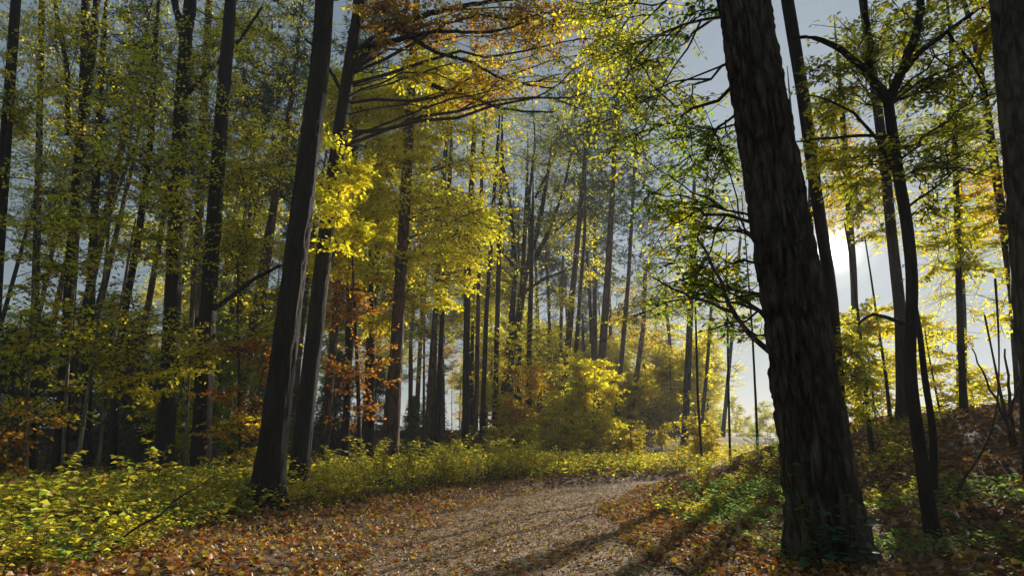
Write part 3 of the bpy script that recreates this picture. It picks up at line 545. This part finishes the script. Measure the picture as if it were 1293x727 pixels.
#SECTION background
# ------------------------------------------------------------------ random woodland behind
taken = [(x, y) for x, y, _ in TREES]
_n = [s for _, _, s in TREES]
MAIN = [t for t in TREES if _n.count(t[2]) == 1]
PROTO = {}
def copy_tree(q, loc, k, label, group):
    c = q.copy(); COL.objects.link(c); c.location = tuple(float(v) for v in loc); c.rotation_euler = (0, 0, rng.uniform(0, 6.28)); c.scale = (k, k, k)
    c['label'] = label; c['group'] = group
    for ch in [x for x in KIDS(q)]:
        d = ch.copy(); COL.objects.link(d); d.parent = c; d.matrix_parent_inverse = ch.matrix_parent_inverse.copy()
    return c
def KIDS(q): return list(q.children)
def bg_tree(px, D, kind, hmax=20):
    m = mpp(560, D); th = rng.uniform(.65, 1)*hmax
    x0 = (px - CX)*m
    lean = rng.normal(0, .02)
    dia = rng.uniform(.2, .36); wpx = dia/m
    def pxz(z): # pixel row for a height above the ground at distance D
        e = (z - EYE)/D; return CY - F*math.tan(math.atan(e) - PITCH)
    z0 = hz(x0, D); pts = []
    for z in (z0 + .3, z0 + th*.35, z0 + th*.6):
        r = pxz(z); pts.append((CX + (x0 + lean*z)/mpp(r, D) + rng.normal(0, 1.), r))
    bl = []
    sc_ = lambda meters, py: meters/mpp(py, D)
    far = D > 34
    if kind == 'pine':
        for k in range(3):
            zc = th*(.98 - .12*k); py = pxz(zc); bl.append((pts[-1][0] + rng.normal(0, 6), py, D, sc_(1.7, py), sc_(1.1, py), 7, 130 if far else 170, 'pine'))
    else:
        pal = {'y': 'y', 'yg': 'yg', 'o': 'yo', 'g': 'g', 'dg': 'dg'}[kind]
        for k in range(4):
            zc = th*rng.uniform(.3, .95); py = pxz(zc); bl.append((CX + (x0 + lean*zc)/mpp(py, D) + rng.normal(0, .8)/m, py, D + rng.normal(0, 1), sc_(2.2, py), sc_(1.6, py), 6, 160 if hmax < 13 else 170 if far else 220, pal))
    names = {'pine': 'far slim pine with a tuft of needles deep in the wood', 'y': 'far slim tree in full yellow leaf deep in the wood', 'yg': 'far slim tree in yellow-green leaf deep in the wood',
             'o': 'far slim tree in orange-yellow leaf deep in the wood', 'g': 'far slim tree still in green leaf deep in the wood', 'dg': 'far dark evergreen tree deep in the wood'}
    grp = {'pine': 'far pines', 'y': 'far yellow trees', 'yg': 'far yellow-green trees', 'o': 'far orange trees', 'g': 'far green trees', 'dg': 'far dark evergreens'}
    key = (kind, far, hmax < 13); near_px = min((abs((a/b) - x0/D), s) for a, b, s in MAIN)[1]
    lbl = names[kind].replace(' deep in the wood', '') + ' beyond the ' + near_px; taken.append((x0, D))
    if len(PROTO.setdefault(key, [])) >= 3:
        q, qth = PROTO[key][rng.integers(3)]; copy_tree(q, (x0, D, z0), th/qth, lbl, grp[kind]); return
    o = tree('pine' if kind == 'pine' else 'woodland_tree', names[kind].replace(' deep in the wood', '') + ' beyond the ' + near_px, pts, D, wpx, wpx*.7, th, M_PINE if kind == 'pine' else M_BARK, bl, leaf=.2 if kind == 'pine' else (.17 if far else .13), per=10, group=grp[kind], sides=7, step=.8, conifer=kind == 'pine',
         asp=.18 if kind == 'pine' else .6, flare=.2, twig_r=.008)
    PROTO[key].append((o, th))
def place(n, x0, x1, d0, d1, kinds, sep, hmax=20):
    k = 0; tries = 0
    while k < n and tries < 3000:
        tries += 1
        px = rng.uniform(x0, x1); D = rng.uniform(d0, d1); x = (px - CX)*mpp(560, D)
        if any((x-a)**2 + (D-b)**2 < sep**2 for a, b in taken): continue
        if abs(x - path_x(D)) < 2.2: continue
        bg_tree(px, D, kinds[rng.integers(len(kinds))], hmax); k += 1
place(11, -60, 480, 18, 30, ['yg', 'pine', 'yg', 'yg', 'pine'], 1.6)
place(12, -20, 480, 14, 28, ['pine'], 1.2)
place(24, -100, 500, 32, 64, ['yg', 'pine', 'g', 'dg', 'y'], 2.2)
place(14, 470, 700, 28, 45, ['y', 'y', 'o', 'pine', 'yg'], 2.2)
place(6, 690, 800, 30, 45, ['pine'], 2.0)
place(12, 500, 860, 34, 64, ['pine'], 2.0)
place(38, 600, 900, 44, 66, ['y', 'y', 'y', 'o'], 1.8, 12)
place(7, 230, 640, 22, 34, ['yg', 'y', 'pine', 'yg'], 1.6, 18)
place(14, 480, 840, 60, 85, ['y', 'pine', 'yg', 'o'], 2.8, 15)

# young yellow growth under the trees
def young(px, D, hgt, pal, label, group, n=3, leaf=.1, cl=150):
    base_label = label; a_ = (px - CX)/F; sz = 'small ' if hgt < 2.5 else 'man-high ' if hgt < 3.4 else 'tall '
    label = sz + label.replace('low young', 'young').replace(' under the pines', '').replace(' among the dark trunks', '').replace(' where the path bends away', '').replace(' low in the bright gap', '').replace(' beyond the bank', '') + ' beyond the ' + min((abs(a/b - a_), t) for a, b, t in MAIN)[1]
    m = mpp(560, D); x0 = (px - CX)*m; z0 = hz(x0, D)
    def pxz(z): return CY - F*math.tan(math.atan((z - EYE)/D) - PITCH)
    pts = [(CX + x0/mpp(pxz(z0+.1), D), pxz(z0+.1)), (CX + x0/mpp(pxz(z0+hgt*.6), D) + rng.normal(0, 4), pxz(z0+hgt*.6))]
    bl = []
    for k in range(n):
        zc = z0 + hgt*(.35 + .6*k/max(1, n-1)); py = pxz(zc); mm = mpp(py, D); bl.append((CX + x0/mm + rng.normal(0, .25*hgt/2)/mm, py, D, .36*hgt/mm, .2*hgt/mm, 6, cl, pal))
    key = ('young', base_label[:40])
    if len(PROTO.setdefault(key, [])) >= 3:
        q, qh = PROTO[key][rng.integers(3)]; copy_tree(q, (x0, D, z0), hgt/qh, label, group); return
    o = tree('young_beech', label, pts, D, .07/m, .04/m, z0 + hgt, M_TWIG, bl, leaf=leaf, per=12, group=group, sides=6, step=.4, flare=.1)
    PROTO[key].append((o, hgt))
for i in range(26):
    young(*((rng.uniform(560, 745), rng.uniform(18, 30)) if i < 8 else (rng.uniform(740, 890), rng.uniform(36, 46))), rng.uniform(2.2, 3.6) if i < 8 else rng.uniform(3, 6), ['y', 'y', 'yo'][i % 3], ['low young beech glowing yellow under the pines', 'low young beech glowing yellow under the pines', 'low young beech of orange-yellow leaves under the pines'][i % 3], ['yellow young beeches', 'yellow young beeches', 'orange young beeches'][i % 3], 3, .11, 170)
for i in range(6):
    young(rng.uniform(-20, 420), rng.uniform(11, 22), rng.uniform(2.5, 5.5), ['yg', 'g', 'olive'][i % 3], ['low young beech in yellow-green leaf among the dark trunks', 'low young beech in green leaf among the dark trunks', 'low young beech of dull olive leaves among the dark trunks'][i % 3], ['yellow-green young beeches', 'green young beeches', 'olive young beeches'][i % 3], 3, .09, 200)
for i, (px, D, h) in enumerate(((1075, 11, 2.2), (1110, 14, 2.6), (1195, 13, 2.6), (1240, 15, 3.0), (1160, 17, 3.2))):
    young(px, D, h, 'y', 'low young beech in hazy yellow leaf beyond the bank', 'hazy young beeches', 3, .08, 90)
for i in range(20):
    young(rng.uniform(600, 900), rng.uniform(17, 27), rng.uniform(.7, 1.4), 'herby', 'knee-high yellow bush where the path bends away under the pines', 'low yellow bushes', 3, .07, 80)
for k_ in range(14):
    young(862 + k_*11 + rng.uniform(-5, 5), rng.uniform(52, 80), rng.uniform(3.2, 5.5), 'yg', 'far hazy bush low in the bright gap', 'far hazy bushes', 3, .17, 110)
# young spruces that darken the wood
def spruce(px, D, hgt):
    m = mpp(560, D); x0 = (px - CX)*m; z0 = hz(x0, D)
    if len(PROTO.setdefault('spruce', [])) >= 3:
        q, qh = PROTO['spruce'][rng.integers(3)]; copy_tree(q, (x0, D, z0), hgt/qh, q['label'], q['group']); return
    o = thing('young_spruce', 'dark young spruce in the shade behind the saplings', 'tree', (x0, D, z0), 'young spruces in the shade')
    g = Geo(); g.tube([[x0, D, z0-.3], [x0, D, z0+hgt*.5], [x0, D, z0+hgt]], [.05, .03, .008], 7); link('trunk', g.mesh('trunk'), M_TWIG, o)
    lv, wd = Geo(), Geo(); n = 260
    zz = hgt*rng.uniform(.06, 1, n)**1.1; L = (1 - zz/hgt)*hgt*.32*rng.uniform(.7, 1.1, n) + .12; a = rng.uniform(0, 6.283, n)
    A = np.stack([np.full(n, x0), np.full(n, D), z0 + zz], 1); d = np.stack([np.cos(a), np.sin(a), rng.uniform(-.35, .1, n)], 1)
    B = A + d*L[:, None]; wd.twigs(A, (A+B)/2 + [0, 0, .03], B, .008, .003)
    k = 34; s_ = rng.uniform(.1, 1.05, (n, k, 1)); Q = A[:, None]*(1-s_) + B[:, None]*s_ + rng.normal(0, .05, (n, k, 3))
    ax = d[:, None] + rng.normal(0, .7, (n, k, 3)); lv.leaves(Q.reshape(-1, 3), ax.reshape(-1, 3), rng.normal(0, 1, (n*k, 3)), .16*rng.uniform(.6, 1.2, n*k), pick('dg', n*k), .2)
    link('branches', wd.mesh('branches'), M_TWIG, o, True); link('crown', lv.mesh('crown', False), M_NEEDLE, o, True); PROTO['spruce'].append((o, hgt))
for px, D, h in ((150, 17, 3.6), (190, 14, 2.8), (330, 19, 4.0), (20, 18, 4.2), (-20, 14, 3.5), (90, 21, 4.5), (545, 24, 3.0), (520, 19, 2.2), (420, 22, 3.6), (250, 22, 4.2), (470, 26, 3.5)):
    spruce(px, D, h)

# unseen trees added behind and beside the camera to deepen the foreground shade
src = [q for k in PROTO for q, _ in PROTO[k] if k[0] in ('yg', 'g')][:7]
spots = []
while len(spots) < 34:
    x, y = rng.uniform(-20, 20), rng.uniform(-22, 12)
    if abs(x) < 2.8 or (y > -2.5 and abs(x) < 5.5): continue
    if y > 0 and (abs(x) < y*1.15 + 5.5 or (x > 0 and y > 1)): continue
    if any((x-a)**2 + (y-b)**2 < 5 for a, b in spots): continue
    spots.append((x, y))
for i, (x, y) in enumerate(spots):
    copy_tree(src[i % len(src)], (x, y, hz(x, y)), rng.uniform(.75, .95), 'tall leafy tree added out of view to shade the foreground', 'added shade trees out of view')

#SECTION undergrowth
# ------------------------------------------------------------------ undergrowth
def nearest(x, y):
    names = [s for _, _, s in TREES]
    d = [((x-a)**2 + (y-b)**2, s) for a, b, s in TREES if names.count(s) == 1]
    return min(d)[1]
def herb(name, label, x, y, hgt, nst, leaf, pal, group, spread=.35, npl=14, cat='plant', big=False):
    z = hz(x, y); o = thing(name, label, cat, (x, y, z), group)
    st, lv = Geo(), Geo(); objs = []
    for i in range(nst):
        a = rng.uniform(0, 6.283); out = spread*rng.uniform(.2, 1); h = hgt*rng.uniform(.6, 1.05)
        b0 = np.array([x + rng.normal(0, .06), y + rng.normal(0, .06), z - .06])
        t = np.linspace(0, 1, 7)[:, None]; dr = np.array([math.cos(a), math.sin(a), 0])
        L = b0 + t*np.array([0, 0, h]) + dr*out*t**1.7 - np.array([0, 0, .3*h])*t**3 + rng.normal(0, .01, (7, 3))*t
        st.tube(L, np.linspace(.0025 + .002*hgt, .001, 7), 4)
        n = int(npl*1.4); s_ = np.sort(rng.uniform(.12, 1, n)**.8); Q = np.stack([np.interp(s_, t[:, 0], L[:, k]) for k in range(3)], 1)
        ph = np.arange(n)*2.4 + rng.uniform(0, 6); ax = np.stack([np.cos(ph), np.sin(ph), rng.uniform(-.25, .35, n)], 1)
        pet = leaf*rng.uniform(.2, .9, n)[:, None]; B = Q + norm(ax)*pet
        B = Q + norm(ax)*.004
        sz = leaf*rng.uniform(.6, 1.2, n)*(1.1 - .4*s_)
        lv.leaves(B, ax, np.array([0, 0, 1.]) + rng.normal(0, .4, (n, 3)), sz, pick(pal, n)*rng.uniform(.85, 1.15), .62, quad=not big, curl=.12)
    link('stems', st.mesh('stems'), M_STEM, o, True)
    link('foliage', lv.mesh('foliage', False), M_HERB, o, True)
    return o
# sunny verge across the path from the thick tree
def lab(base, x, y): return base + ' near the ' + nearest(x, y)
n = 0
while n < 250:
    y = 3.1 + 13*rng.random()**1.3; x = verge_x(y) - .25 - 3.6*rng.random()**1.5
    px = CX + x/mpp(600, y)
    if px < -60: continue
    k = rng.random(); hv = (.5 + .9*vnoise(x*.7, y*.7, 0, 71))*(.8 if y < 5.5 else 1); hw_ = 'ankle-high ' if hv < .85 else 'knee-high ' if hv < 1.05 else 'thigh-high '
    if y > 9 and k < .35: herb('leafy_shrub', lab(hw_ + 'dense yellow-green shrub of the sunny verge', x, y), x, y, hv*rng.uniform(.6, 1.05), 10, .07, 'herb', 'yellow-green verge shrubs', .5, 22, 'shrub')
    elif k < .15: herb('leafy_shrub', lab(hw_ + 'darker green shrub of the verge', x, y), x, y, hv*rng.uniform(.35, .6), 8, .05, 'herbg', 'green verge shrubs', .4, 16, 'shrub')
    elif k < .85: herb('leafy_herb', lab(hw_ + 'yellow-green herb in the verge', x, y), x, y, hv*rng.uniform(.35, .7), 7, .048, 'herb', 'verge herbs', .36, 22)
    else: herb('tall_herb', lab('tall broad-leaved herb in the verge', x, y), x, y, hv*rng.uniform(.7, 1.05), 4, .085, 'herb', 'tall verge herbs', .35, 12)
    n += 1
for px, py, h in ((150, 640, 1.0), (185, 632, 1.05), (75, 645, .95), (120, 650, .7), (425, 612, .95), (60, 670, .7), (210, 640, .8)):
    D = EYE*.9*F/(py - 560); x = (px - CX)*mpp(py, D)
    herb('young_ash', lab('upright seedling with tiers of yellow-green leaflets', x, D), x, D, h, 3, .10, 'herb', 'ash seedlings of the verge', .22, 16)
# green bush mass beyond the leaf-strewn side of the path
for i in range(40):
    y = rng.uniform(6.3, 12.5); x = rng.uniform(.30, .52)*y*1.0 - .0 + rng.uniform(-.1, .3)
    if x - path_x(y) < 1.35: x = path_x(y) + 1.4 + rng.uniform(0, .9)
    herb('bramble_bush', ['dark green bramble bush between path and thick furrowed trunk', 'yellow-green bramble bush between path and thick furrowed trunk'][i % 2], x, y, rng.uniform(.35, .75)*(.7 + .11*max(0, y - 6)), 9, .06, ['herbg', 'herb'][i % 2], ['green brambles', 'yellow-green brambles'][i % 2], .45, 18, 'bush')
for i in range(30):
    y = rng.uniform(3.0, 6.0); x = rng.uniform(2.0, 4.6)
    if (x-2.2)**2 + (y-4.2)**2 < .3: continue
    is_yellow = rng.random() < .35  # some herbs at random take the yellowish palette
    herb('low_herb', lab('low yellowish herb on the bank', x, y) if is_yellow else lab('low dark green herb on the bank', x, y), x, y, rng.uniform(.15, .4), 5, .055, 'herb' if is_yellow else 'herbg', 'bank herbs', .28, 12)
for i in range(16):
    y = rng.uniform(6.5, 10); x = rng.uniform(.55, .78)*y
    herb('low_herb', lab('low yellow herb up the slope', x, y), x, y, rng.uniform(.2, .45), 5, .06, 'herb', 'slope herbs', .3, 12)
# seedling with single broad teal-green leaves in front of the thick tree
def broad_plant(px, D, hgt, seed_n):
    x = (px - CX)*mpp(650, D); z = hz(x, D)
    o = thing('broad_leaved_seedling', 'seedling of broad blue-green leaves rising against the thick furrowed trunk', 'plant', (x, D, z), 'blue-green seedlings')
    for i in range(seed_n):
        st = Geo(); leafs = []
        a = rng.uniform(0, 6.283); h = hgt*rng.uniform(.45, 1); t = np.linspace(0, 1, 6)[:, None]
        L = np.array([x, D, z-.03]) + t*np.array([0, 0, h]) + np.array([math.cos(a), math.sin(a)*.5, 0])*.18*t**1.5
        st.tube(L, np.linspace(.005, .002, 6), 5)
        for j in range(7):
            s_ = .25 + .75*j/6; q = np.array([np.interp(s_, t[:, 0], L[:, k]) for k in range(3)]); b = j*1.9 + a
            ax = np.array([[math.cos(b), math.sin(b)*.8, rng.uniform(-.05, .35)]]); B = q + norm(ax)*.035
            st.twigs(q[None], (q + B)/2, B, .0022, .0015)
            lg = Geo(); lg.leaves(B, ax, np.array([[0, -.35, 1.]]) + rng.normal(0, .3, (1, 3)), np.array([rng.uniform(.06, .1)]), pick('teal', 1), .52, quad=False, curl=.2)
            leafs.append(lg)
        so_ = link('stem', st.mesh('stem'), M_STEM, o)
        for lg in leafs:
            lf = link('leaf', lg.mesh('leaf', False), M_HERB, so_)
broad_plant(1030, 3.75, .85, 4); broad_plant(1060, 3.8, .6, 4); broad_plant(1005, 3.7, .45, 3); broad_plant(1080, 3.7, .4, 3)

# low ground cover and grass: nobody could count these
def scatter(n, xr, yr, keep):
    x = rng.uniform(*xr, n); y = rng.uniform(*yr, n); k = keep(x, y); return x[k], y[k]
gc = Geo()
def cover(x, y, zmax, size, pal):
    n = len(x); z = height(x, y) + rng.uniform(0, zmax, n); a = rng.uniform(0, 6.283, n)
    gc.leaves(np.stack([x, y, z], 1), np.stack([np.cos(a), np.sin(a), rng.uniform(-.1, .4, n)], 1), np.array([0, 0, 1.]) + rng.normal(0, .45, (n, 3)), size*rng.uniform(.5, 1.3, n), pick(pal, n), .62)
x, y = scatter(150000, (-9, 6), (3, 18), lambda x, y: (x < verge_x(y) - .1 - .5*rng.random(len(x))) & (x > verge_x(y) - 5) & (vnoise(x*.9, y*.9, 0, 31) > .38) & (rng.random(len(x)) < 1.1 - (y-3)/22)); cover(x, y, .30*(.4 + vnoise(x*.8, y*.8, 0, 61)), .055, 'herb')
x, y = scatter(16000, (1.8, 6), (2.6, 7), lambda x, y: (x - path_x(y) > 1.7) & (vnoise(x*1.3, y*1.3, 0, 33) > .52)); cover(x, y, .12, .045, 'herbg')
x, y = scatter(16000, (1.8, 9), (6, 11), lambda x, y: (x - path_x(y) > 1.6) & (vnoise(x*1.0, y*1.0, 0, 34) > .5) & (x < .75*y)); cover(x, y, .18, .05, 'herb')
x, y = scatter(70000, (-3, 16), (12.5, 28), lambda x, y: (np.abs(x - path_x(y)) > path_hw(y)*1.05) & (vnoise(x*.5, y*.5, 0, 35) > .3)); cover(x, y, .38, .085, 'herby')
o = link('ground_cover', gc.mesh('ground_cover', False), M_HERB, None, True); o['label'] = 'low leafy ground cover spread over verge and bank'; o['category'] = 'ground cover'
gg = Geo()
x, y = scatter(16000, (-8, 8), (3, 18), lambda x, y: (((x < verge_x(y) + .15) & (x > verge_x(y) - 3)) | ((x - path_x(y) > 1.3) & (x < 2.6) & (y > 5.5))) & (vnoise(x*1.2, y*1.2, 0, 36) > .45))
n = len(x); a = rng.uniform(0, 6.283, n); z = height(x, y)
gg.leaves(np.stack([x, y, z-.01], 1), np.stack([np.cos(a)*.8, np.sin(a)*.8, rng.uniform(.3, 1, n)], 1), np.stack([-np.cos(a)*.6, -np.sin(a)*.6, np.ones(n)], 1), rng.uniform(.04, .13, n), pick('herb', n), .022, curl=.3)
o = link('grass', gg.mesh('grass', False), M_HERB, None, True); o['label'] = 'thin yellow-green grass blades along the path edges'; o['category'] = 'grass'

# fallen leaves
def litter(g, x, y, size, pal, lift=.02, tilt=.35, quad=False):
    n = len(x); a = rng.uniform(0, 6.283, n)
    z = height(x, y) + .014 + rng.uniform(0, lift, n)
    g.leaves(np.stack([x, y, z], 1), np.stack([np.cos(a), np.sin(a), rng.normal(0, tilt*.4, n)], 1), np.array([0, 0, 1.]) + rng.normal(0, tilt, (n, 3)), size*rng.uniform(.5, 1.25, n), pick(pal, n), .75, quad=quad, fold=.45, curl=.3)
fl = Geo()
dist = lambda y: np.clip(1.25 - y/13, .12, 1)
x, y = scatter(34000, (-4.5, 1), (2.4, 13), lambda x, y: (x > verge_x(y) - .5) & (x < path_x(y) - path_hw(y)*(.5 + .5*vnoise(x*1.1, y*1.1, 0, 52))) & (rng.random(len(x)) < dist(y))); litter(fl, x, y, .05, 'litter', .04, .55)
x, y = scatter(36000, (.2, 4), (2.4, 13), lambda x, y: (x > path_x(y) + path_hw(y)*(.35 + .7*vnoise(x*1.1, y*1.1, 0, 51))) & (x < path_x(y) + 2.6) & (rng.random(len(x)) < dist(y))); litter(fl, x, y, .05, 'litter', .04, .55)
x, y = scatter(40000, (-2.2, 4), (2.2, 14), lambda x, y: (np.abs(x - path_x(y)) < path_hw(y)) & (rng.random(len(x)) < dist(y)*.5*(.3 + vnoise(x*1.2, y*1.2, 0, 41)))); litter(fl, x, y, .042, 'litter', .014, .35)
o = link('fallen_leaves', fl.mesh('fallen_leaves', False), M_FALLEN, None, True); o['label'] = 'orange, red and yellow fallen leaves along both path edges'; o['category'] = 'fallen leaves'
fb = Geo()
x, y = scatter(42000, (1.6, 16), (2.4, 16), lambda x, y: (x > path_x(y) + 1.5) & (x < 1.1*y + 1)); k_ = y < 6.5; litter(fb, x[k_], y[k_], .075, 'brown', .05, .5); litter(fb, x[~k_], y[~k_], .08, 'brown', .06, .5, True)
x, y = scatter(26000, (-14, 2), (3, 20), lambda x, y: (x < verge_x(y) + .4)); litter(fb, x, y, .08, 'brown', .05, .4, True)
o = link('leaf_litter', fb.mesh('leaf_litter', False), M_FALLEN, None, True); o['label'] = 'brown leaf litter covering the bank and the wood floor'; o['category'] = 'leaf litter'
fp = Geo()
x, y = scatter(52000, (-2, 4), (2.0, 13), lambda x, y: (np.abs(x - path_x(y)) < path_hw(y)*1.05) & (rng.random(len(x)) < dist(y))); litter(fp, x, y, .03, 'tan', .008, .3)
o = link('path_debris', fp.mesh('path_debris', False), M_FALLEN, None, True); o['label'] = 'fine tan leaf scraps and grit trodden into the path'; o['category'] = 'path debris'
# dry fallen sticks
for i, (px, py, L, a) in enumerate(((130, 690, .9, .9), (1130, 660, .7, 2.6), (1100, 640, .6, .5))):
    D = EYE*F/(py - 560); x = (px - CX)*mpp(py, D); z = hz(x, D)
    t = np.linspace(0, 1, 9)[:, None]; g = Geo(); P = np.array([x, D, z + .01]) + t*L*np.array([math.cos(a), math.sin(a)*.4, .55 if i == 0 else .06]) + rng.normal(0, .012, (9, 3)); g.tube(P, np.linspace(.011, .004, 9), 6)
    o = link('fallen_stick', g.mesh('fallen_stick'), M_TWIG); o['label'] = ['dark dead stick slanting up out of the verge herbs', 'dead stick lying at the foot of the crooked forked tree', 'short dead stick lying behind the thick furrowed trunk'][i]; o['category'] = 'stick'

#SECTION haze
# ------------------------------------------------------------------ haze
me = bpy.data.meshes.new('haze')
x0, x1, y0, y1, z0, z1 = -360, 360, -100, 420, -4.5, 26
me.from_pydata([(x, y, z) for x in (x0, x1) for y in (y0, y1) for z in (z0, z1)], [], [(0, 1, 3, 2), (4, 6, 7, 5), (0, 4, 5, 1), (2, 3, 7, 6), (0, 2, 6, 4), (1, 5, 7, 3)])
m, n, l, out = nodes('haze_air'); pv = n.new('ShaderNodeVolumePrincipled'); pv.inputs['Color'].default_value = (.72, .74, .77, 1)
pv.inputs['Density'].default_value = .0019; pv.inputs['Anisotropy'].default_value = .2
l.new(pv.outputs[0], out.inputs['Volume'])
o = link('haze', me, m, None, True); o['label'] = 'pale morning haze filling the whole wood'; o['category'] = 'haze'
